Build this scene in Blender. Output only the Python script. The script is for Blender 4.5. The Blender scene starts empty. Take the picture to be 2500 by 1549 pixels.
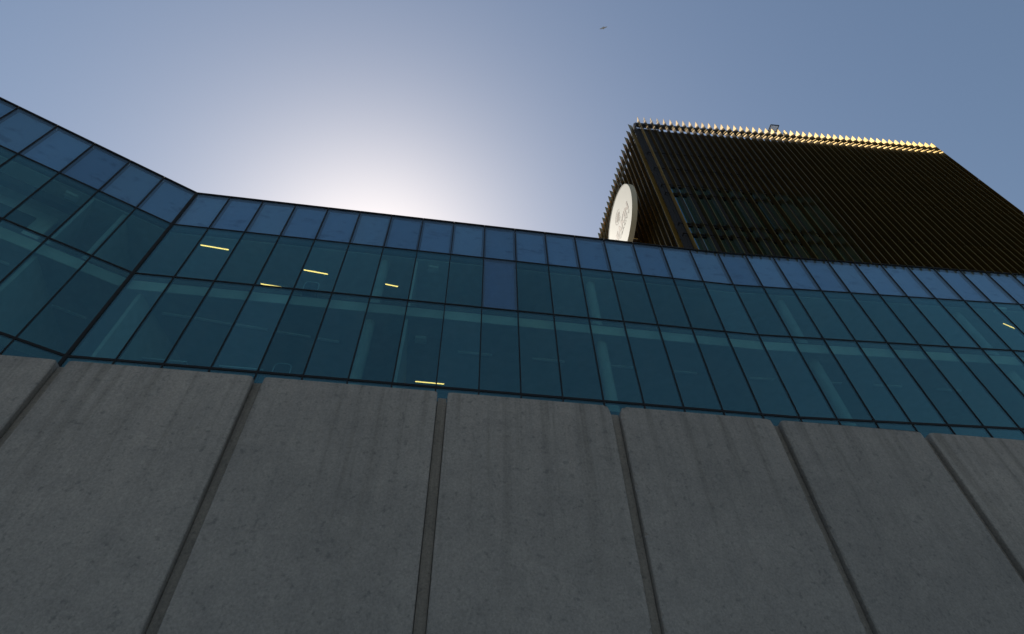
import bpy, bmesh, math, random
from mathutils import Vector, Matrix, noise
random.seed(7)
R = math.radians
scene = bpy.context.scene
CAM_H = 1.6                      # eye height; h below means height above the eye
# ------------------------------------------------------------------ camera
cd = bpy.data.cameras.new('camera'); cam = bpy.data.objects.new('camera', cd)
scene.collection.objects.link(cam); scene.camera = cam
PITCH, ROLL, FPX = 0.85836, -0.02510, 1414.74
cd.sensor_fit = 'HORIZONTAL'; cd.sensor_width = 36.0; cd.lens = FPX * 36.0 / 2500.0
cd.clip_start = 0.05; cd.clip_end = 6000
_f = Vector((0, math.cos(PITCH), math.sin(PITCH))); _u = Vector((0, -math.sin(PITCH), math.cos(PITCH))); _r = Vector((1, 0, 0))
_r2 = _r * math.cos(ROLL) + _u * math.sin(ROLL); _u2 = -_r * math.sin(ROLL) + _u * math.cos(ROLL)
M = Matrix((( _r2.x, _u2.x, -_f.x, 0), (_r2.y, _u2.y, -_f.y, 0), (_r2.z, _u2.z, -_f.z, CAM_H), (0, 0, 0, 1)))
cam.matrix_world = M
# ------------------------------------------------------------------ sky, sun, exposure
SUN_AZ, SUN_EL = R(-21.5), R(51.0)          # azimuth from +Y towards +X
w = bpy.data.worlds.new('World'); scene.world = w; w.use_nodes = True
nt = w.node_tree; nt.nodes.clear()
sky = nt.nodes.new('ShaderNodeTexSky'); sky.sky_type = 'NISHITA'; sky.sun_disc = False
sky.sun_elevation = SUN_EL; sky.sun_rotation = SUN_AZ
sky.altitude = 50; sky.air_density = 1.5; sky.dust_density = .95; sky.ozone_density = 1.0
bg = nt.nodes.new('ShaderNodeBackground'); bg.inputs['Strength'].default_value = 0.093
wo = nt.nodes.new('ShaderNodeOutputWorld')
nt.links.new(sky.outputs[0], bg.inputs['Color']); nt.links.new(bg.outputs[0], wo.inputs['Surface'])
sd = bpy.data.lights.new('sun', 'SUN'); sd.energy = 5.0; sd.angle = R(0.53); sd.color = (1.0, 0.93, 0.82)
sun = bpy.data.objects.new('sun', sd); scene.collection.objects.link(sun)
sdir = Vector((math.sin(SUN_AZ) * math.cos(SUN_EL), math.cos(SUN_AZ) * math.cos(SUN_EL), math.sin(SUN_EL)))
sun.rotation_euler = sdir.to_track_quat('Z', 'Y').to_euler()
sun.location = sdir * 90
vs = scene.view_settings
vs.view_transform = 'Standard'; vs.look = 'None'; vs.gamma = 1.0; vs.exposure = 0.0; vs.use_curve_mapping = False
scene.cycles.use_denoising = True
scene.cycles.max_bounces = 10; scene.cycles.transparent_max_bounces = 16
scene.cycles.glossy_bounces = 4; scene.cycles.diffuse_bounces = 5
scene.cycles.sample_clamp_indirect = 6.0

# ------------------------------------------------------------------ helpers
COL = scene.collection
def tag(o, label=None, cat=None, group=None, kind=None):
    if label: o['label'] = label
    if cat: o['category'] = cat
    if group: o['group'] = group
    if kind: o['kind'] = kind
    return o
def empty(name, loc, label=None, cat=None, group=None):
    o = bpy.data.objects.new(name, None); COL.objects.link(o); o.location = loc
    o.empty_display_size = 0.3
    return tag(o, label, cat, group)
def base(parent):
    b = Vector((0, 0, 0))
    while parent is not None:
        b += Vector(parent.location); parent = parent.parent
    return b
def mesh(name, V, F, mat, smooth=False):
    me = bpy.data.meshes.new(name); me.from_pydata([tuple(v) for v in V], [], F); me.update()
    if mat: me.materials.append(mat)
    if smooth:
        for p in me.polygons: p.use_smooth = True
    return me
def put(name, me, parent=None, loc=(0, 0, 0), rz=0.0):
    """loc in world space; roots are only translated"""
    o = bpy.data.objects.new(name, me); COL.objects.link(o)
    if parent is not None:
        o.parent = parent; o.location = Vector(loc) - base(parent)
    else: o.location = loc
    o.rotation_euler = (0, 0, rz)
    return o
class MB:
    """collects world-space shapes for one mesh object"""
    def __init__(s): s.V = []; s.F = []
    def add(s, V, F):
        n = len(s.V); s.V += [Vector(v) for v in V]; s.F += [tuple(i + n for i in f) for f in F]; return s
    def box(s, c, d, rz=0.0):
        cx, sx = math.cos(rz), math.sin(rz); V = []
        for z in (-.5, .5):
            for x, y in ((-.5, -.5), (.5, -.5), (.5, .5), (-.5, .5)):
                X, Y = x * d[0], y * d[1]
                V.append((c[0] + X * cx - Y * sx, c[1] + X * sx + Y * cx, c[2] + z * d[2]))
        return s.add(V, [(3, 2, 1, 0), (4, 5, 6, 7), (0, 1, 5, 4), (1, 2, 6, 5), (2, 3, 7, 6), (3, 0, 4, 7)])
    def prism(s, poly, z0, z1):
        n = len(poly)
        a = sum(poly[i][0] * poly[(i + 1) % n][1] - poly[(i + 1) % n][0] * poly[i][1] for i in range(n))
        if a < 0: poly = poly[::-1]
        V = [(p[0], p[1], z0) for p in poly] + [(p[0], p[1], z1) for p in poly]
        return s.add(V, [tuple(range(n))[::-1], tuple(range(n, 2 * n))] + [(i, (i + 1) % n, n + (i + 1) % n, n + i) for i in range(n)])
    def bar(s, a, b, wd, dp, up=(0, 0, 1)):
        a, b = Vector(a), Vector(b); t = (b - a).normalized(); up = Vector(up)
        if abs(t.dot(up)) > .98: up = Vector((0, 1, 0))
        r = t.cross(up).normalized(); q = r.cross(t)
        V = [p + r * x * wd / 2 + q * y * dp / 2 for p in (a, b) for x, y in ((-1, -1), (1, -1), (1, 1), (-1, 1))]
        return s.add(V, [(0, 1, 2, 3), (7, 6, 5, 4), (0, 4, 5, 1), (1, 5, 6, 2), (2, 6, 7, 3), (3, 7, 4, 0)])
    def tube(s, pts, rad, n=10, closed=False):
        pts = [Vector(p) for p in pts]; m = len(pts); V = []; F = []
        for k, p in enumerate(pts):
            if closed: t = pts[(k + 1) % m] - pts[k - 1]
            else: t = pts[min(k + 1, m - 1)] - pts[max(k - 1, 0)]
            t.normalize(); up = Vector((0, 0, 1)) if abs(t.z) < .9 else Vector((0, 1, 0))
            r = t.cross(up).normalized(); q = r.cross(t)
            rr = rad[k] if isinstance(rad, (list, tuple)) else rad
            V += [p + (r * math.cos(6.28318 * j / n) + q * math.sin(6.28318 * j / n)) * rr for j in range(n)]
        for k in range(m if closed else m - 1):
            for j in range(n):
                a, b = k * n + j, k * n + (j + 1) % n; c = ((k + 1) % m) * n
                F.append((a, b, c + (j + 1) % n, c + j))
        if not closed: F += [tuple(range(n)), tuple(range((m - 1) * n, m * n))[::-1]]
        return s.add(V, F)
    def build(s, name, mat, parent=None, smooth=False, **kw):
        b = base(parent)
        me = mesh(name, [v - b for v in s.V], s.F, mat, smooth)
        o = bpy.data.objects.new(name, me); COL.objects.link(o)
        if parent is not None: o.parent = parent
        return tag(o, **kw)

# ------------------------------------------------------------------ materials
def newmat(name):
    m = bpy.data.materials.new(name); m.use_nodes = True
    n = m.node_tree; b = n.nodes.get('Principled BSDF'); return m, n, b
def N(n, t, **kw):
    x = n.nodes.new(t)
    for k, v in kw.items(): setattr(x, k, v)
    return x
def ramp(n, src, stops):
    r = N(n, 'ShaderNodeValToRGB'); e = r.color_ramp.elements
    while len(e) < len(stops): e.new(.5)
    for k, (p, c) in enumerate(stops): e[k].position = p; e[k].color = tuple(c) + (1,) if len(c) == 3 else c
    n.links.new(src, r.inputs[0]); return r.outputs[0]
def noise_tex(n, vec, scale, detail=4, rough=.55, mscale=None):
    if mscale:
        mp = N(n, 'ShaderNodeMapping'); mp.inputs['Scale'].default_value = mscale
        n.links.new(vec, mp.inputs[0]); vec = mp.outputs[0]
    t = N(n, 'ShaderNodeTexNoise'); t.inputs['Scale'].default_value = scale
    t.inputs['Detail'].default_value = detail; t.inputs['Roughness'].default_value = rough
    n.links.new(vec, t.inputs['Vector']); return t.outputs[0]
def mul(n, a, b, fac=1.0, mode='MULTIPLY'):
    x = N(n, 'ShaderNodeMix', data_type='RGBA', blend_type=mode); x.inputs[0].default_value = fac
    n.links.new(a, x.inputs[6])
    if hasattr(b, 'links'): n.links.new(b, x.inputs[7])
    else: x.inputs[7].default_value = tuple(b) + (1,)
    return x.outputs[2]
def plain(name, col, rough=.5, metal=0.0, var=.12, vscale=3.0, bump=0.0):
    m, n, b = newmat(name)
    tc = N(n, 'ShaderNodeTexCoord')
    f = noise_tex(n, tc.outputs['Object'], vscale, 5)
    c = ramp(n, f, [(.3, [max(0, x * (1 - var)) for x in col]), (.7, [min(1, x * (1 + var)) for x in col])])
    n.links.new(c, b.inputs['Base Color'])
    b.inputs['Roughness'].default_value = rough; b.inputs['Metallic'].default_value = metal
    if bump:
        bp = N(n, 'ShaderNodeBump'); bp.inputs['Strength'].default_value = bump; bp.inputs['Distance'].default_value = .01
        n.links.new(noise_tex(n, tc.outputs['Object'], vscale * 12, 4), bp.inputs['Height']); n.links.new(bp.outputs[0], b.inputs['Normal'])
    return m

def concrete(name, top_h, tint=(1, 1, 1), dark=1.0, streaks=True):
    m, n, b = newmat(name)
    tc = N(n, 'ShaderNodeTexCoord'); geo = N(n, 'ShaderNodeNewGeometry'); P = geo.outputs['Position']
    big = noise_tex(n, P, .55, 4, .55)
    mid = noise_tex(n, P, 3.2, 6, .62)
    fine = noise_tex(n, P, 30, 5, .75)
    k = [x * dark for x in tint]
    c = ramp(n, big, [(.25, [.272 * k[0], .259 * k[1], .238 * k[2]]), (.75, [.340 * k[0], .320 * k[1], .291 * k[2]])])
    c = mul(n, c, ramp(n, mid, [(.28, (.87, .87, .88)), (.68, (1.05, 1.04, 1.03))]))
    c = mul(n, c, ramp(n, fine, [(.30, (.74, .74, .75)), (.70, (1.20, 1.20, 1.19))]))
    # mottled small spots left by the form work
    spot = noise_tex(n, P, 11, 3, .5)
    c = mul(n, c, ramp(n, spot, [(.28, (.62, .64, .66)), (.40, (1, 1, 1))]), .7)
    # rain streaks that run down from the top edge
    if streaks:
        st = noise_tex(n, P, 1.0, 5, .65, (5.5, 5.5, .16))
        sp = N(n, 'ShaderNodeSeparateXYZ'); n.links.new(P, sp.inputs[0])
        mr = N(n, 'ShaderNodeMapRange'); mr.inputs[1].default_value = top_h - 3.4; mr.inputs[2].default_value = top_h
        mr.inputs[3].default_value = .12; mr.inputs[4].default_value = .95
        n.links.new(sp.outputs[2], mr.inputs[0])
        s2 = N(n, 'ShaderNodeMix', data_type='RGBA', blend_type='MULTIPLY')
        n.links.new(mr.outputs[0], s2.inputs[0]); n.links.new(c, s2.inputs[6])
        n.links.new(ramp(n, st, [(.34, (.72, .71, .69)), (.50, (1, 1, 1)), (.66, (1.10, 1.07, 1.05))]), s2.inputs[7]); c = s2.outputs[2]
    oi = N(n, 'ShaderNodeObjectInfo'); c = mul(n, c, ramp(n, oi.outputs['Random'], [(0, (.92, .925, .93)), (1, (1.07, 1.06, 1.05))]))
    vo = N(n, 'ShaderNodeTexVoronoi'); vo.inputs['Scale'].default_value = 9.0; n.links.new(P, vo.inputs['Vector'])
    pore = ramp(n, vo.outputs['Distance'], [(.035, (.42, .42, .42)), (.085, (1, 1, 1))])
    c = mul(n, c, pore, .65)
    n.links.new(c, b.inputs['Base Color']); b.inputs['Roughness'].default_value = .88
    b.inputs['Specular IOR Level'].default_value = .25
    bp = N(n, 'ShaderNodeBump'); bp.inputs['Strength'].default_value = .55; bp.inputs['Distance'].default_value = .006
    hm = N(n, 'ShaderNodeMath', operation='MULTIPLY_ADD'); hm.inputs[1].default_value = .6
    n.links.new(fine, hm.inputs[0]); n.links.new(mid, hm.inputs[2])
    n.links.new(hm.outputs[0], bp.inputs['Height']); n.links.new(bp.outputs[0], b.inputs['Normal'])
    return m

def glass(name, tint, refl0, gcol=(1, 1, 1), dirt=.035):
    """architectural pane: tinted see-through plus a mirror coat that grows towards grazing angles"""
    m, n, b = newmat(name); n.nodes.remove(b); out = n.nodes['Material Output']
    oi = N(n, 'ShaderNodeObjectInfo'); tc = N(n, 'ShaderNodeTexCoord'); geo = N(n, 'ShaderNodeNewGeometry')
    tr = N(n, 'ShaderNodeBsdfTransparent'); gl = N(n, 'ShaderNodeBsdfGlossy'); gl.inputs['Roughness'].default_value = .0
    c = ramp(n, oi.outputs['Random'], [(0, [x * .94 for x in tint]), (.5, tint), (.51, [tint[0] * 1.02, tint[1], tint[2] * .97]), (1, [min(1, x * 1.04) for x in tint])])
    n.links.new(c, tr.inputs['Color'])
    gl.inputs['Color'].default_value = tuple(gcol) + (1,)
    bp = N(n, 'ShaderNodeBump'); bp.inputs['Strength'].default_value = .05; bp.inputs['Distance'].default_value = .02
    n.links.new(noise_tex(n, geo.outputs['Position'], 1.1, 2, .4, (1, 1, .5)), bp.inputs['Height']); n.links.new(bp.outputs[0], gl.inputs['Normal'])
    lw = N(n, 'ShaderNodeLayerWeight'); lw.inputs['Blend'].default_value = .5
    pw = N(n, 'ShaderNodeMath', operation='POWER'); pw.inputs[1].default_value = 4.0; n.links.new(lw.outputs['Facing'], pw.inputs[0])
    ma = N(n, 'ShaderNodeMath', operation='MULTIPLY_ADD'); ma.inputs[1].default_value = .75
    rv = N(n, 'ShaderNodeMapRange'); rv.inputs[3].default_value = refl0 * .88; rv.inputs[4].default_value = refl0 * 1.12
    n.links.new(oi.outputs['Random'], rv.inputs[0]); n.links.new(rv.outputs[0], ma.inputs[2])
    n.links.new(pw.outputs[0], ma.inputs[0])
    mx = N(n, 'ShaderNodeMixShader'); n.links.new(ma.outputs[0], mx.inputs[0]); n.links.new(tr.outputs[0], mx.inputs[1]); n.links.new(gl.outputs[0], mx.inputs[2])
    # thin film of dust
    df = N(n, 'ShaderNodeBsdfDiffuse'); df.inputs['Color'].default_value = (.34, .36, .36, 1)
    dm = N(n, 'ShaderNodeMixShader')
    dn = noise_tex(n, geo.outputs['Position'], 1.4, 6, .65, (1.6, 1.6, .7))
    dr = N(n, 'ShaderNodeMapRange'); dr.inputs[1].default_value = .35; dr.inputs[2].default_value = .75; dr.inputs[3].default_value = dirt * .3; dr.inputs[4].default_value = dirt
    n.links.new(dn, dr.inputs[0]); n.links.new(dr.outputs[0], dm.inputs[0]); n.links.new(mx.outputs[0], dm.inputs[1]); n.links.new(df.outputs[0], dm.inputs[2])
    n.links.new(dm.outputs[0], out.inputs['Surface'])
    return m
def emitter(name, col, s):
    m, n, b = newmat(name)
    b.inputs['Base Color'].default_value = (.8, .78, .7, 1); b.inputs['Emission Color'].default_value = tuple(col) + (1,); b.inputs['Emission Strength'].default_value = s
    return m

TOPW = 6.6 + CAM_H
m_conc = concrete('precast_concrete', TOPW)
m_joint = concrete('joint_mortar', TOPW, (1.0, .975, .93), .86)
m_conc_plain = concrete('plain_concrete', 30, (1, 1, 1), .9, False)
m_ground = plain('paving', (.17, .165, .16), .9, 0, .2, .8, .4)
m_glass = glass('vision_glass', (.60, .775, .785), .10, (.50, .97, 1.0))
m_spglass = glass('spandrel_glass', (.66, .82, .93), .11, (.80, .97, 1.0))
m_frame = plain('black_aluminium', (.006, .006, .008), .85, 0)
m_cap = plain('black_coping', (.010, .010, .012), .8, 0)
m_white = plain('ceiling_white', (.62, .62, .58), .85)
m_ceil = plain('ceiling_tile', (.42, .43, .42), .9)
m_fascia = plain('fascia_board', (.60, .58, .50), .8, 0, .2, .9)
m_dark = plain('dark_bulkhead', (.10, .11, .12), .8)
m_wallin = plain('interior_wall', (.55, .54, .49), .85)
m_carpet = plain('carpet', (.06, .065, .07), .95)
m_col = plain('painted_column', (.52, .52, .47), .7)
m_lamp = plain('lamp_housing', (.85, .85, .83), .6)
m_lit = emitter('lit_tube', (1.0, .50, .125), 4.4)
m_gold = plain('gold_anodised', (.38, .245, .062), .38, 1.0, .10, .6)
_b = m_gold.node_tree.nodes['Principled BSDF']; _b.inputs['Coat Weight'].default_value = .25; _b.inputs['Coat Roughness'].default_value = .12
m_core = plain('core_cladding', (.016, .016, .018), .8, 0)
m_steel = plain('dark_steel', (.03, .03, .032), .5, .5)
m_galv = plain('galvanised_steel', (.75, .75, .72), .6, .0)
m_twin = glass('tower_glass', (.10, .20, .23), .20, (.45, .82, 1.0), .0)
m_sign = plain('sign_face', (.70, .645, .53), .65, 0, .03, .6)
m_rim = plain('sign_rim', (.46, .42, .30), .45, 0, .05, 1)
m_print = plain('sign_print', (.30, .21, .14), .6, 0, .12, 5)
m_bird = plain('feathers', (.50, .52, .55), .8)
m_chair = plain('chair_plastic', (.55, .58, .6), .5)
m_desk = plain('desk_top', (.7, .7, .68), .5)
def spandrel_back():
    m, n, b = newmat('spandrel_backpan')
    geo = N(n, 'ShaderNodeNewGeometry'); P = geo.outputs['Position']
    c = ramp(n, noise_tex(n, P, .7, 3), [(.3, (.34, .39, .46)), (.7, (.40, .45, .515))])
    c = mul(n, c, ramp(n, noise_tex(n, P, 1.7, 6, .62, (1, 1, 1.7)), [(.33, (.42, .42, .47)), (.45, (1, 1, 1))]), .75)
    n.links.new(c, b.inputs['Base Color']); b.inputs['Roughness'].default_value = .6
    return m
m_back = spandrel_back()
m_backdark = plain('dark_backpan', (.16, .19, .25), .7)

# ------------------------------------------------------------------ ground
g = MB(); g.add([(-2500, -2500, 0), (2500, -2500, 0), (2500, 2500, 0), (-2500, 2500, 0)], [(0, 1, 2, 3)])
g.build('ground', m_ground, None, kind='structure')

# ------------------------------------------------------------------ concrete wall in front
WTH = R(9.3); WU = Vector((math.cos(WTH), math.sin(WTH), 0)); WN = Vector((-math.sin(WTH), math.cos(WTH), 0))
W0 = Vector((-1.198, 7.331, 0))                                   # centre of the middle joint at the wall face
JT = [-12.03, -9.03, -5.99, -3.0, 0.0, 2.99, 5.97, 8.90, 11.9, 14.9, 17.9]             # joint centres along the wall
GAP = 0.165
def wp(u, d, z): return W0 + WU * u + WN * d + Vector((0, 0, z))
wall = empty('concrete_wall', wp(1.5, .1, 0), 'tall grey wall of precast concrete panels below the glass storeys', 'wall')
def make_panel(u0, u1, seed, chipL=0.0, chipR=0.0, topdrop=(0.0, 0.0)):
    rows = 170; H = TOPW; rnd = random.Random(seed)
    # across: back-left, side-left, chamfer-left, interior..., chamfer-right, side-right, back-right
    V = []; F = []
    inner = [.0, .02, .25, .5, .75, .98, 1.0]
    ncol = len(inner) + 4
    def chip(z, s, amt):
        a = noise.noise(Vector((s * 7.3, z * 2.1, seed * 1.7))); b2 = noise.noise(Vector((s * 3.1 + 9, z * 9.0, seed * 2.3))); c2 = noise.noise(Vector((s * 5.1 + 3, z * 26.0, seed * 1.1)))
        e = .003 * b2 + .004 * a + .0025 * c2
        if amt: e += amt * max(0.0, a * 1.2 + .7 * b2 + .9 * c2 - .2)
        return e
    for r in range(rows + 1):
        t = r / rows; z = H * (1 - (1 - t) ** 1.15)
        eL = chip(z, 1, chipL) + .012; eR = chip(z, 2, chipR) + .012
        a, b3 = u0 + .004 * noise.noise(Vector((1, z * .8, seed))), u1 + .004 * noise.noise(Vector((5, z * .8, seed)))
        lastL = topdrop[0] * max(0, 1 - (H - z) / .22) ** 2 if r < rows else topdrop[0]
        lastR = topdrop[1] * max(0, 1 - (H - z) / .22) ** 2 if r < rows else topdrop[1]
        us = [a + lastL * .5, a + lastL * .5] + [a + lastL * .5 + eL + (b3 - a - eL - eR - .5 * (lastL + lastR)) * q for q in inner] + [b3 - lastR * .5, b3 - lastR * .5]
        ds = [.20, .010 + eL * .5] + [0] * len(inner) + [.010 + eR * .5, .20]
        for k in range(ncol):
            zz = z
            if r == rows:
                zz = H + .006 * noise.noise(Vector((us[k] * 3, 4, seed)))
                if k in (0, 1, 2): zz -= topdrop[0] * .55 + .004
                elif k in (ncol - 1, ncol - 2, ncol - 3): zz -= topdrop[1] * .55 + .004
            V.append(wp(us[k], ds[k], zz))
    for r in range(rows):
        for k in range(ncol - 1):
            i = r * ncol + k; F.append((i, i + 1, i + 1 + ncol, i + ncol))
        i = r * ncol; F.append((i + ncol - 1, i, i + ncol, i + 2 * ncol - 1))
    F.append(tuple(range(rows * ncol, (rows + 1) * ncol))); F.append(tuple(range(ncol))[::-1])
    b = base(wall); me = mesh('panel', [v - b for v in V], F, m_conc)
    o = bpy.data.objects.new('panel', me); COL.objects.link(o); o.parent = wall
    return o
edges = [-15.0] + JT + [20.9]
for k in range(len(edges) - 1):
    a = edges[k] + (GAP / 2 if k > 0 else 0); b = edges[k + 1] - (GAP / 2 if k < len(edges) - 2 else 0)
    # panel k lies left of joint k
    make_panel(a, b, 11 + k * 5, *{5: (0.004, .045), 6: (.075, .050), 7: (.030, .012)}.get(k, (.003, .003)), {5: (.012, .12), 6: (.10, .05), 7: (.02, .03)}.get(k, (.018, .018)))
for k, u in enumerate(JT):
    j = MB(); zt = TOPW - .055 - .05 * (k == 5)
    V = []; F = []; rows = 40
    for r in range(rows + 1):
        z = zt * r / rows
        for q, uu in enumerate((-GAP / 2 + .010, -.03, .03, GAP / 2 - .010)):
            V.append(wp(u + uu, .105 + .006 * noise.noise(Vector((uu * 30, z * 4, k * 3.0))), z))
        V.append(wp(u + GAP / 2 - .010, .17, z)); V.append(wp(u - GAP / 2 + .010, .17, z))
    for r in range(rows):
        for q in range(6):
            i = r * 6 + q; i2 = r * 6 + (q + 1) % 6; F.append((i, i2, i2 + 6, i + 6))
    F.append(tuple(range(rows * 6, rows * 6 + 6))); F.append(tuple(range(6))[::-1])
    j.add(V, F); j.build('joint_infill', m_joint, wall)
    MB().bar(wp(u, .185, 0), wp(u, .185, zt - .02), GAP + .04, .03, WN).build('joint_backing', m_joint, wall)
# low terrace behind the wall, out of view, added to avoid odd light there
t = MB(); t.prism([tuple(wp(-12, .21, 0))[:2], tuple(wp(20.9, .21, 0))[:2], tuple(wp(20.9, 4.0, 0))[:2], tuple(wp(-12, 2.2, 0))[:2]], TOPW - 1.3, TOPW - 1.1)
t.build('terrace', m_conc_plain, None, kind='structure')

# ------------------------------------------------------------------ glass building
P0 = Vector((-11.769, 10.537, 0)); P17 = Vector((8.589, 13.85, 0))
TL, TM, TR_ = R(35.39), math.atan2(P17.y - P0.y, P17.x - P0.x), R(6.59)
def ud(t): return Vector((math.cos(t), math.sin(t), 0)), Vector((-math.sin(t), math.cos(t), 0))
(UL, NL), (UM, NM), (UR, NR) = ud(TL), ud(TM), ud(TR_)
BL, BM, BR = 1.1717, (P17 - P0).length / 17, 1.189
NLB, NRB = 9, 20                                                  # bays on the left and right facets
def fp(bay, d=0.0, h=None):
    """plan point on (d behind) the glass line; bay 0 = inner corner"""
    if bay < 0: p = P0 + UL * bay * BL + NL * d
    elif bay <= 17: p = P0 + UM * bay * BM + NM * d
    else: p = P17 + UR * (bay - 17) * BR + NR * d
    return p if h is None else p + Vector((0, 0, h + CAM_H))
def mit(pt, n1, n2, d):
    n = (n1 + n2).normalized(); return pt + n * (d / n.dot(n1))
def line_off(d):
    return [fp(-NLB, d), mit(P0, NL, NM, d), mit(P17, NM, NR, d), fp(17 + NRB, d)]
def slab_poly(d0, d1): return [tuple(p)[:2] for p in line_off(d0)] + [tuple(p)[:2] for p in line_off(d1)[::-1]]
HT, HU, HM_, HB, HZ = 19.787, 17.621, 14.764, 11.081, 8.2
bld = empty('glass_building', fp(8, 1.0) , 'long office building clad in blue teal glass panes with black frames', 'building')
Z = lambda h: h + CAM_H
# panes: one shared mesh for each bay width and row
rows_h = [(HU, HT), (HM_, HU), (HB, HM_), (HZ, HB)]
pane_mesh = {}
def pane_me(wd, ht, mat, th=.024):
    k = (round(wd, 4), round(ht, 4), mat.name, th)
    if k not in pane_mesh:
        b = MB().box((0, 0, 0), (wd, th, ht)); pane_mesh[k] = mesh('pane', b.V, b.F, mat)
    return pane_mesh[k]
bays = [(i, TL, BL) for i in range(-NLB, 0)] + [(i, TM, BM) for i in range(17)] + [(i, TR_, BR) for i in range(17, 17 + NRB)]
for i, th, bw in bays:
    for r, (z0, z1) in enumerate(rows_h):
        opaque = r == 0 or (r == 1 and i == 9)
        mat = m_spglass if opaque else m_glass
        wd, ht = bw - .03, z1 - z0 - .03
        c = fp(i + .5, .02 if i >= 0 else .02)
        if i == 16: c = P0 + UM * 16.5 * BM + NM * .02
        jitter = random.uniform(-.0012, .0012)
        o = put('pane', pane_me(wd, ht, mat), bld, c + Vector((0, 0, Z((z0 + z1) / 2))), th + jitter)
        if opaque:
            cb = c + Vector((-math.sin(th), math.cos(th), 0)) * .10
            put('backing_panel', pane_me(bw - .16, ht - .14, m_back if r == 0 else m_backdark, .03), o if False else bld, cb + Vector((0, 0, Z((z0 + z1) / 2))), th)
        if r == 1 and i == 9: o['label'] = 'opaque blue pane in the clear middle row'
# mullions
ZB, ZT = Z(HZ), Z(HT) - .01
mm = MB().box((0, .043, 0), (.032, .11, ZT - ZB)); mull = mesh('mullion', mm.V, mm.F, m_frame)
for i in range(-NLB, 17 + NRB + 1):
    if i == 0: continue
    th = TL if i < 0 else (TM if i <= 17 else TR_)
    put('mullion', mull, bld, fp(i) + Vector((0, 0, (ZB + ZT) / 2)), th)
cm = MB(); cm.prism([tuple(P0 + UL * -.05 + NL * -.014)[:2], tuple(P0 - (NL + NM) * .02)[:2], tuple(P0 + UM * .05 + NM * -.014)[:2], tuple(P0 + UM * .05 + NM * .12)[:2], tuple(P0 + (NL + NM) * .07)[:2], tuple(P0 - UL * .05 + NL * .12)[:2]], ZB, ZT)
cm.build('corner_mullion', m_frame, bld)
# transoms, one per facet and level
for h, ht in ((HU, .038), (HM_, .046), (HB, .072)):
    for (a, b, n) in ((fp(-NLB), P0, NL), (P0, P17, NM), (P17, fp(17 + NRB), NR)):
        t = (b - a).normalized()
        q = MB(); q.bar(a + n * .042 + t * .03 + Vector((0, 0, Z(h))), b + n * .042 - t * .03 + Vector((0, 0, Z(h))), .10, ht)
        q.build('transom', m_frame, bld)
# coping in lengths, one per bay, with a narrow open joint between
for i, th, bw in bays:
    U, Nn = ud(th); q = MB(); c = fp(i + .5) if i != 16 else P0 + UM * 16.5 * BM
    q.box(c + Nn * .16 + Vector((0, 0, Z(HT) + .017)), (bw - .007, .38, .046), th); q.build('coping', m_cap, bld)
# slabs, ceilings and inner walls
def slab(name, d0, d1, h0, h1, mat):
    q = MB(); q.prism(slab_poly(d0, d1), Z(h0), Z(h1)); return q.build(name, mat, bld)
slab('roof_slab', .26, 13.0, 18.0, 19.3, m_conc_plain)
slab('ceiling', .30, 8.98, 17.50, 17.53, m_white)
slab('floor_slab', .22, 9.0, 14.32, 14.70, m_dark)
slab('fascia', .17, .20, 14.19, 14.60, m_fascia)
slab('ceiling', .22, 8.98, 14.20, 14.25, m_ceil)
slab('floor_slab', .22, 9.0, 10.55, 10.90, m_carpet)
slab('floor_finish', .22, 8.98, 14.705, 14.72, m_carpet)
slab('back_wall', 9.0, 9.2, -1.6, 18.0, m_wallin)
slab('lower_wall', .20, .50, -1.6, 8.2, m_conc_plain)
slab('parapet_pocket', .20, .24, 17.55, 19.778, m_dark)
for bay in (-NLB, 17 + NRB):
    q = MB(); a, b = fp(bay, .12), fp(bay, 9.0); q.bar(a + Vector((0, 0, Z(8.4))), b + Vector((0, 0, Z(8.4))), .2, 20.0)
    q.build('end_wall', m_conc_plain, bld)
# round columns behind the glass, both storeys
for bay, d in ((6.05, .66), (12.42, .66), (18.75, .68), (25.0, .68), (31.2, .68), (-6.2, .8)):
    for h0, h1 in ((10.9, 14.2), (14.72, 17.5)):
        q = MB(); q.tube([fp(bay, d, h0), fp(bay, d, h1)], .18, 20); q.build('column', m_col, bld, smooth=False)
# partitions across the floor plate
def partition(a, b, h0, h1, mat=m_wallin, th=.12):
    q = MB(); zc = (Z(h0) + Z(h1)) / 2; q.bar(Vector((a.x, a.y, zc)), Vector((b.x, b.y, zc)), th, h1 - h0); return q.build('partition', mat, bld)
partition(fp(7.02, .32), fp(7.02, 6), 10.9, 14.2)
partition(fp(-2.0, .34), fp(-2.0, .34) + (NM * 4.5 - UM * .6), 10.9, 14.2)
partition(fp(.30, .35), fp(.75, 3.2), 10.9, 14.2)
partition(fp(-2.05, .34), fp(-2.2, 4.5), 14.72, 17.5)
partition(fp(-1.2, .40), fp(-.3, 4.5), 14.72, 17.5)
partition(fp(7.0, .4), fp(7.0, 6), 14.72, 17.5)
partition(fp(-4.9, 1.9), fp(-2.75, 1.9), 14.72, 17.5, m_lamp)
# dark down-stand beam in the upper room by the left facet and a dark doorway in its pale wall
q = MB(); q.bar(fp(-8.5, 1.05, 17.36), fp(-2.3, 1.05, 17.36), .26, .28); q.build('beam', m_dark, bld)
q = MB(); q.bar(fp(-4.6, 1.82, 16.0), fp(-3.15, 1.82, 16.0), .05, 2.2); q.build('door', m_dark, bld)

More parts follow.
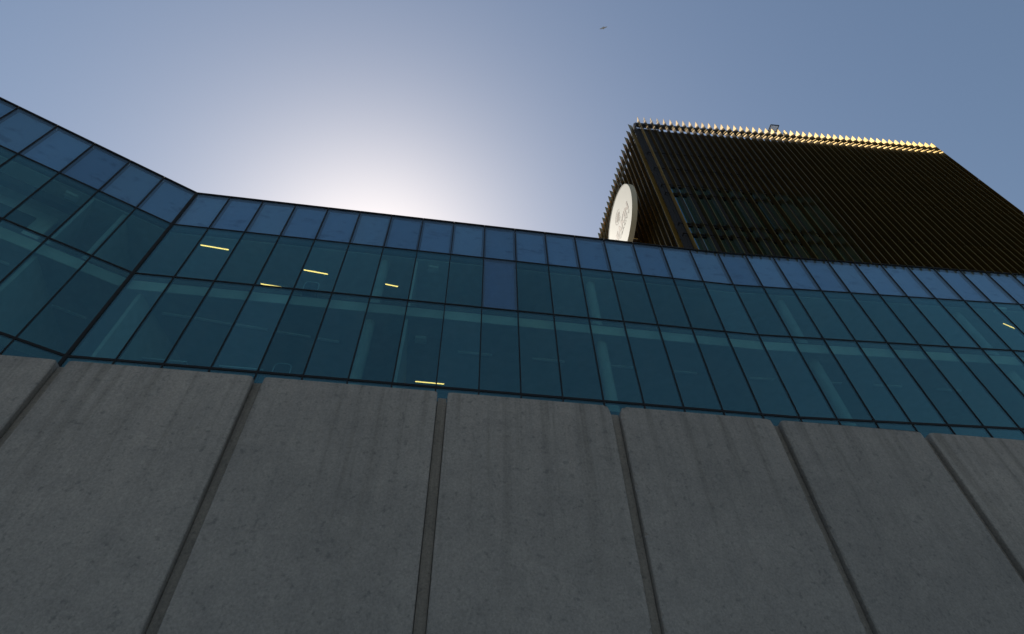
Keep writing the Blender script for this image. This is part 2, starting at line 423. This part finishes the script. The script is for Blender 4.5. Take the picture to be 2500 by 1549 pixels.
# ------------------------------------------------------------------ things inside, seen through the glass
ORD = ['first', 'second', 'third', 'fourth', 'fifth', 'sixth', 'seventh', 'eighth', 'ninth', 'tenth', 'eleventh', 'twelfth', 'thirteenth', 'fourteenth', 'fifteenth', 'sixteenth']
def strip_light(b0, d0, b1, d1, hc, lit, label, group, drop=.04, wd=.048):
    a, b = fp(b0, d0, hc - drop / 2), fp(b1, d1, hc - drop / 2)
    e = empty('ceiling_light', (a + b) / 2 + Vector((0, 0, drop / 2)), label, 'light', group)
    t = (b - a).normalized()
    MB().bar(a - t * .03, b + t * .03, wd + .03, drop).build('housing', m_lamp if not lit else m_lamp, e)
    MB().bar(a - Vector((0, 0, drop / 2 - .006)), b - Vector((0, 0, drop / 2 - .006)), wd, .018).build('tube', m_lit if lit else m_lamp, e)
G1 = 'glowing ceiling lights'; G2 = 'unlit ceiling lights'
strip_light(.72, .66, 1.5, .74, 17.5, True, 'glowing yellow strip light in the upper storey nearest the glass corner', G1)
strip_light(3.62, 1.30, 4.33, 1.39, 17.5, True, 'glowing yellow strip light above the chair back in the upper storey', G1)
strip_light(2.26, 2.17, 3.02, 2.25, 17.5, True, 'glowing yellow strip light half hidden by the middle transom', G1)
strip_light(6.07, 1.58, 6.46, 1.64, 17.5, True, 'shortest glowing yellow strip light in the upper storey', G1)
strip_light(7.34, 3.22, 8.18, 3.23, 14.2, True, 'glowing yellow strip light low down, crossed by a mullion', G1)
strip_light(26.85, .92, 27.54, 1.19, 17.5, True, 'glowing strip light at the far right of the upper storey', G1, .03, .03)
k = 0
for b0, d0, b1, d1 in ((.74, 1.07, 1.4, 1.13), (1.53, 1.14, 2.38, 1.27), (2.55, 1.27, 3.31, 1.36), (3.58, 1.42, 4.43, 1.52), (4.63, 1.56, 5.19, 1.63),
                       (8.5, 1.6, 9.42, 1.6), (10.62, 1.6, 11.51, 1.6), (12.87, 1.6, 13.52, 1.59), (14.82, 1.59, 15.46, 1.58), (17.07, 1.58, 17.8, 1.59),
                       (19.3, 1.6, 19.95, 1.6), (21.04, 1.59, 21.9, 1.59), (23.11, 1.61, 23.88, 1.64)):
    strip_light(b0, d0, b1, d1, 14.2, False, 'unlit pale strip light under the lower ceiling, %s rightward from the glass corner' % ORD[k], G2); k += 1
strip_light(-1.44, 2.13, -.63, 2.13, 14.2, False, 'unlit pale strip light behind the left facet beside the corner', G2)
strip_light(-2.9, 3.8, -2.18, 3.83, 14.2, False, 'unlit pale strip light deep behind the left facet', G2)
strip_light(-2.9, 1.09, -2.53, 1.08, 14.2, False, 'unlit pale strip light at the left edge of the picture', G2)
def cassette(bay, d, hc, label):
    p = fp(bay, d, hc); e = empty('ceiling_unit', p, label, 'ceiling unit', 'white ceiling units')
    th = TL if bay < 0 else (TM if bay <= 17 else TR_)
    MB().box(p - Vector((0, 0, .05)), (.36, .26, .10), th).build('housing', m_lamp, e)
    MB().box(p - Vector((0, 0, .108)), (.42, .05, .016), th).build('flange', m_lamp, e)
cassette(7.43, 1.15, 14.2, 'white boxy unit on the lower ceiling beside the partition')
cassette(7.52, .65, 17.5, 'white boxy unit on the upper ceiling right of the shortest glowing light')
cassette(-2.55, .60, 17.5, 'white boxy unit on the upper ceiling behind the left facet')
cassette(26.35, .26, 17.5, 'white boxy unit on the upper ceiling at far right')
def office_chair(bay, d, hf, rz, label):
    p = fp(bay, d, hf); e = empty('office_chair', p, label, 'chair', 'office chairs at the window')
    ca, sa = math.cos(rz), math.sin(rz)
    def L(x, y, z): return p + Vector((x * ca - y * sa, x * sa + y * ca, z))
    for a in range(5):
        an = a * 1.2566; MB().bar(L(0, 0, .07), L(.30 * math.cos(an), .30 * math.sin(an), .05), .04, .03).build('leg', m_frame, e)
    MB().tube([L(0, 0, .07), L(0, 0, .44)], .025, 8).build('stem', m_frame, e)
    q = MB(); q.box(L(0, .04, .47), (.47, .45, .06), rz); q.build('seat', m_carpet, e)
    ring = []
    for s in range(28):
        an = 6.28318 * s / 28; c, n2 = math.cos(an), math.sin(an)
        x = .235 * math.copysign(abs(c) ** .5, c) * (1.0 - .08 * n2); z = .73 + .22 * math.copysign(abs(n2) ** .5, n2)
        ring.append(L(x, -.19 - .05 * (z - .5), z))
    MB().tube(ring, .017, 8, True).build('back_frame', m_chair, e, True)
    cen = L(0, -.185, .73); q = MB(); q.add([v for v in ring] + [cen], [(i, (i + 1) % 28, 28) for i in range(28)])
    q.add([v + Vector((0, .006, 0)) for v in ring] + [cen + Vector((0, .006, 0))], [((i + 1) % 28, i, 28) for i in range(28)]); q.build('back_mesh', m_carpet, e)
office_chair(4.38, .62, 10.9, TM, 'office chair back with pale frame at the lower storey window')
office_chair(4.30, .60, 14.72, TM, 'office chair back with pale frame at the upper storey window')
def desk(bay, d, hf, rz, label):
    p = fp(bay, d, hf); e = empty('desk', p, label, 'desk', 'desks at the window')
    U, Nn = ud(rz)
    MB().box(p + Vector((0, 0, .73)), (1.2, .65, .03), rz).build('table_top', m_desk, e)
    for sx in (-.55, .55):
        for sy in (-.27, .27):
            MB().bar(p + U * sx + Nn * sy, p + U * sx + Nn * sy + Vector((0, 0, .715)), .04, .04).build('leg', m_frame, e)
desk(1.75, .75, 10.9, TM, 'pale desk at the lower window near the glass corner')
desk(3.45, .80, 10.9, TM, 'pale desk beside the office chair at the lower window')

# ------------------------------------------------------------------ fin-clad tower
S = .994
FT, LT = R(6.6), R(99.05)
UF, NF = ud(FT); ULF, _ = ud(LT); NLF = Vector((math.sin(LT), -math.cos(LT), 0))     # NLF points into the tower
F0 = Vector((7.791, 13.715, 0)) * S; L0 = Vector((7.27, 14.18, 0)) * S
FS, LS = .3973 * S, .4071 * S
HTOP = 33.92 * S
NFRONT, NLEFT = 48, 42
tower = empty('fin_clad_tower', F0 + UF * 9 + NF * 8 + Vector((0, 0, Z(19.3))), 'dark block on the roof clad in upright gold metal fins', 'tower')
def fin_mesh(name, depth, hb_in, hb_out, ht, joints):
    """blade in local coords: x = thickness, y = depth from outer edge inwards, z = world height"""
    b = MB(); th = .013
    zs = [hb_in] + joints + [ht]
    for k in range(len(zs) - 1):
        z0, z1 = zs[k] + (.012 if k else 0), zs[k + 1] - (.012 if k < len(zs) - 2 else 0)
        if k == 0 and hb_out < hb_in:
            poly = [(0, hb_out), (.055, hb_out), (.075, hb_in), (depth, hb_in), (depth, z1), (0, z1)]
        else: poly = [(0, z0), (depth, z0), (depth, z1), (0, z1)]
        n = len(poly)
        V = [(-th / 2, y, z) for y, z in poly] + [(th / 2, y, z) for y, z in poly]
        b.add(V, [tuple(range(n)), tuple(range(n, 2 * n))[::-1]] + [(i, i + n, (i + 1) % n + n, (i + 1) % n) for i in range(n)])
        if k: b.add(*_boxdata((0, depth * .55, zs[k]), (.022, depth * .5, .05)))
    me = mesh(name, b.V, b.F, m_gold)
    bm = bmesh.new(); bm.from_mesh(me); bmesh.ops.recalc_face_normals(bm, faces=bm.faces); bm.to_mesh(me); bm.free()
    return me
def _boxdata(c, d):
    b = MB().box(c, d); return b.V, b.F
joints = [Z(21.75), Z(25.35), Z(29.0)]
fm = fin_mesh('fin', .30, Z(19.86), Z(19.70), Z(HTOP), joints)
lm = fin_mesh('fin', .265, Z(19.40), Z(19.40), Z(HTOP), joints)
rnd = random.Random(3)
for i in range(NFRONT):
    o = put('fin', fm, tower, F0 + UF * i * FS, FT - R(11) + rnd.uniform(-.012, .012))
for i in range(NLEFT):
    o = put('fin', lm, tower, L0 + ULF * i * LS, math.atan2(NLF.y, NLF.x) - math.pi / 2 + R(13) + rnd.uniform(-.012, .012))
# horizontal rails that carry the fins
def rail(h0, h1, d, wd=.05, mat=m_steel, name='rail'):
    a = F0 + NF * d + UF * -.1; b = F0 + NF * d + UF * (NFRONT * FS)
    q = MB(); zc = (Z(h0) + Z(h1)) / 2
    q.bar(a + Vector((0, 0, zc)), b + Vector((0, 0, zc)), wd, h1 - h0); q.build(name, mat, tower)
    a = L0 + NLF * d + ULF * -.1; b = L0 + NLF * d + ULF * (NLEFT * LS)
    q = MB(); q.bar(a + Vector((0, 0, zc)), b + Vector((0, 0, zc)), wd, h1 - h0); q.build(name, mat, tower)
for h0, h1 in ((33.34, 33.60), (33.255, 33.285), (33.19, 33.215), (32.98, 33.08)): rail(h0, h1, .35)
for h in (21.60, 22.46, 25.24, 26.10, 27.9, 29.75): rail(h - .02, h + .02, .40, .04)
rail(19.86, 19.93, .32, .06)
# core behind the fins
C = F0 + NF * .52 + UF * .04
core = [C, C + UF * (NFRONT * FS - .15), C + UF * (NFRONT * FS - .15) + ULF * 17, C + ULF * 17]
q = MB(); q.prism([tuple(p)[:2] for p in core], Z(19.31), Z(33.06)); q.build('core_wall', m_core, tower)
a = C - UF * .03; b = L0 + NLF * .29 + ULF * .04
q = MB(); q.bar(Vector((a.x, a.y, Z(26.2))), Vector((b.x, b.y, Z(26.2))), .02, 13.7); q.build('corner_sun_stop', m_core, tower)  # added plate that keeps leaking sun off the first front fin
# posts carrying the crown of the screen
for i in range(0, NFRONT, 3):
    p = F0 + UF * (i + .5) * FS + NF * .42; MB().box(p + Vector((0, 0, Z(33.25))), (.05, .05, .7), FT).build('post', m_steel, tower)
# windows on the front core wall
for wi in range(6):
    u = .62 + wi * 1.25
    for h0, h1 in ((19.9, 21.56), (21.66, 22.40), (22.52, 25.18), (25.30, 26.06)):
        p = F0 + NF * .505 + UF * u + Vector((0, 0, Z((h0 + h1) / 2)))
        fr = MB()
        for sx in (-1, 1): fr.box(p + UF * sx * .415 - NF * .012, (.05, .05, h1 - h0), FT)
        for sz in (-1, 1): fr.box(p + Vector((0, 0, sz * (h1 - h0) / 2)) - NF * .012, (.88, .05, .05), FT)
        f = fr.build('window', m_steel, tower)
        MB().box(p - NF * .006, (.78, .016, h1 - h0 - .05), FT).build('pane', m_twin, f)
# roof plant screen that shows above the near corner
q = MB(); a = C + NF * .12; b = a + UF * 1.35
for h in (33.15, 33.45, 33.8, 34.2): q.bar(a + Vector((0, 0, Z(h))), b + Vector((0, 0, Z(h))), .06, .06); q.bar(a + Vector((0, 0, Z(h))), a + ULF * 1.2 + Vector((0, 0, Z(h))), .06, .06)
for s in (0, .45, .9, 1.35): q.box(a + UF * s + Vector((0, 0, Z(33.6))), (.05, .05, 1.25), FT)
for s in (.4, .8, 1.2): q.box(a + ULF * s + Vector((0, 0, Z(33.6))), (.05, .05, 1.25), FT)
q.bar(a + Vector((0, 0, Z(33.1))), a + UF * .45 + Vector((0, 0, Z(34.2))), .04, .04); q.bar(a + UF * .9 + Vector((0, 0, Z(33.1))), a + UF * 1.35 + Vector((0, 0, Z(34.2))), .04, .04)
q.build('roof_screen', m_steel, tower)
# service bracket poking over the crown with its mesh platform
gp = Vector((16.05, 14.51, 34.1)) * (34.45 / 34.1); gx = UF * .52; gy = NF * .40
gz = Vector((0, 0, CAM_H)); gr = empty('mesh_platform', gp + gx * .5 + gy * .5 + gz, 'small dark framed mesh platform poking up over the gold fin crown', 'platform')
q = MB(); cs = [gp + gz, gp + gx + gz, gp + gx + gy + gz, gp + gy + gz]
for i in range(4): q.bar(cs[i], cs[(i + 1) % 4], .045, .05)
q.build('frame', m_steel, gr)
for i in range(1, 14):
    MB().bar(gp + gy * i / 14 + gz, gp + gy * i / 14 + gx + gz, .016, .012).build('slat', m_galv, gr)
q = MB()
for c in (cs[2], cs[3]): q.bar(c, Vector((c.x, c.y, Z(33.06))), .05, .05)
q.build('support', m_steel, gr)

# ------------------------------------------------------------------ round sign on the tower's left face
SD = R(99.0); SU = Vector((-math.cos(SD), -math.sin(SD), 0))                     # reading direction: towards the camera side
SN = Vector((-math.sin(SD), math.cos(SD), 0))                                    # outward, away from the tower
SC = Vector((5.876, 16.588, 26.598 + CAM_H)); SR = 2.10; STH = .27
sign = empty('round_sign', SC - SN * STH / 2, 'big cream round lettered sign on the side of the gold tower', 'sign')
def sp(x, y, d=0.0): return SC + SU * x + Vector((0, 0, y)) + SN * d
n = 96
ring = lambda r, d: [sp(r * math.cos(6.28318 * k / n), r * math.sin(6.28318 * k / n), d) for k in range(n)]
q = MB(); V = ring(SR - .03, .0) + ring(SR - .03, -.02); q.add(V, [tuple(range(n)), tuple(range(n, 2 * n))[::-1]] + [(k, k + n, (k + 1) % n + n, (k + 1) % n) for k in range(n)])
q.build('face', m_sign, sign)
q = MB(); V = ring(SR - .028, .012) + ring(SR, .012) + ring(SR, -STH) + ring(SR - .028, -STH)
q.add(V, [(r * n + k, ((r + 1) % 4) * n + k, ((r + 1) % 4) * n + (k + 1) % n, r * n + (k + 1) % n) for r in range(4) for k in range(n)])
q.build('rim', m_rim, sign)
q = MB(); V = ring(SR - .03, -STH + .02) + ring(SR - .03, -STH + .04); q.add(V, [tuple(range(n)), tuple(range(n, 2 * n))[::-1]] + [(k, (k + 1) % n, (k + 1) % n + n, k + n) for k in range(n)])
q.build('back', m_rim, sign)
for a in (45, 135, 225, 315):
    x, y = -.7 + .4 * math.cos(R(a)), 1.0 * math.sin(R(a)); q = MB(); q.bar(sp(x, y, -STH + .03), sp(x, y, -1.75), .09, .09); q.build('bracket', m_steel, sign)
def lettering(txt, x0, x1, y0, y1, name, shear=0.0, offset=0.0):
    cu = bpy.data.curves.new('t', 'FONT'); cu.body = txt; cu.size = 1.0; cu.offset = offset; cu.resolution_u = 4; cu.space_character = 1.13
    to = bpy.data.objects.new('t', cu); COL.objects.link(to)
    dg = bpy.context.evaluated_depsgraph_get(); me = bpy.data.meshes.new_from_object(to.evaluated_get(dg))
    vs_ = [v.co.copy() for v in me.vertices]; fs = [tuple(p.vertices) for p in me.polygons]
    bpy.data.objects.remove(to); bpy.data.meshes.remove(me)
    xa, xb = min(v.x for v in vs_), max(v.x for v in vs_); ya, yb = min(v.y for v in vs_), max(v.y for v in vs_)
    X = lambda v: x0 + (v.x - xa) / (xb - xa) * (x1 - x0) + 0 * v.y
    Y = lambda v: y0 + (v.y - ya) / (yb - ya) * (y1 - y0)
    front = [sp(X(v), Y(v), .006) for v in vs_]; back = [sp(X(v), Y(v), .0005) for v in vs_]
    from collections import Counter
    m_ = len(vs_); ed = Counter(); own = {}
    for f in fs:
        for i in range(len(f)):
            a, b = f[i], f[(i + 1) % len(f)]; ed[frozenset((a, b))] += 1; own[frozenset((a, b))] = (a, b)
    side = [(own[e][1], own[e][0], own[e][0] + m_, own[e][1] + m_) for e, c in ed.items() if c == 1]
    q = MB(); q.add(front + back, fs + side); q.build(name, m_print, sign)
yc = 26.598
lettering('DEAKIN', -1.36, 1.38, 25.97 - yc, 26.60 - yc, 'lettering', 0, .05)
lettering('UNIVERSITY', -1.30, 1.38, 25.68 - yc, 25.82 - yc, 'lettering')
# emblem: thin circle with a barred leaf-shaped crest
ex, ey = .02, 27.24 - yc
q = MB(); nr = 40
for k in range(nr - 9):
    a0, a1 = 6.28318 * (k + 3) / nr, 6.28318 * (k + 4) / nr
    pts = [(ex + r * math.cos(a) * 1.05, ey + r * math.sin(a)) for r, a in ((.40, a0), (.43, a0), (.43, a1), (.40, a1))]
    V = [sp(x, y, .006) for x, y in pts] + [sp(x, y, .0005) for x, y in pts]
    q.add(V, [(0, 1, 2, 3), (7, 6, 5, 4), (0, 4, 5, 1), (1, 5, 6, 2), (2, 6, 7, 3), (3, 7, 4, 0)])
for k in range(7):
    x = -.27 + k * .09; hh = .25 * (1 - (abs(x) / .34) ** 1.6) + .02
    pts = [(ex + x - .032, ey - hh), (ex + x + .032, ey - hh), (ex + x + .032, ey + hh), (ex + x - .032, ey + hh)]
    V = [sp(a, b, .006) for a, b in pts] + [sp(a, b, .0005) for a, b in pts]
    q.add(V, [(0, 1, 2, 3), (7, 6, 5, 4), (0, 4, 5, 1), (1, 5, 6, 2), (2, 6, 7, 3), (3, 7, 4, 0)])
q.build('emblem', m_print, sign)

# ------------------------------------------------------------------ a bird high up
bd = Vector((.1701, .2793, 1.0802)) * 52 + Vector((0, 0, CAM_H))
wing = Vector((.0128, -.0027, .0023)).normalized(); fw = wing.cross(Vector((.17, .279, 1.08)).normalized()).normalized()
up = wing.cross(fw)
V = []; F = []; span = .38
prof = [(-1, .02, .06), (-.7, .07, .02), (-.35, .11, .06), (-.12, .16, .03), (0, .26, .0), (.12, .16, .03), (.35, .11, .06), (.7, .07, .02), (1, .02, .06)]
for s, ch, lift in prof:
    c = bd + wing * s * span + up * lift * .5; tk = .035 if s == 0 else .010
    V += [c + fw * ch * .5, c + up * tk, c - fw * ch * .5, c - up * tk]
for k in range(len(prof) - 1):
    for j in range(4): F.append((k * 4 + j, k * 4 + (j + 1) % 4, k * 4 + 4 + (j + 1) % 4, k * 4 + 4 + j))
F += [(0, 1, 2, 3), tuple(range(len(V) - 4, len(V)))[::-1]]
me = mesh('bird', [v - bd for v in V], F, m_bird); o = bpy.data.objects.new('bird', me); COL.objects.link(o); o.location = bd
tag(o, 'small dark bird gliding high in the clear sky', 'bird')
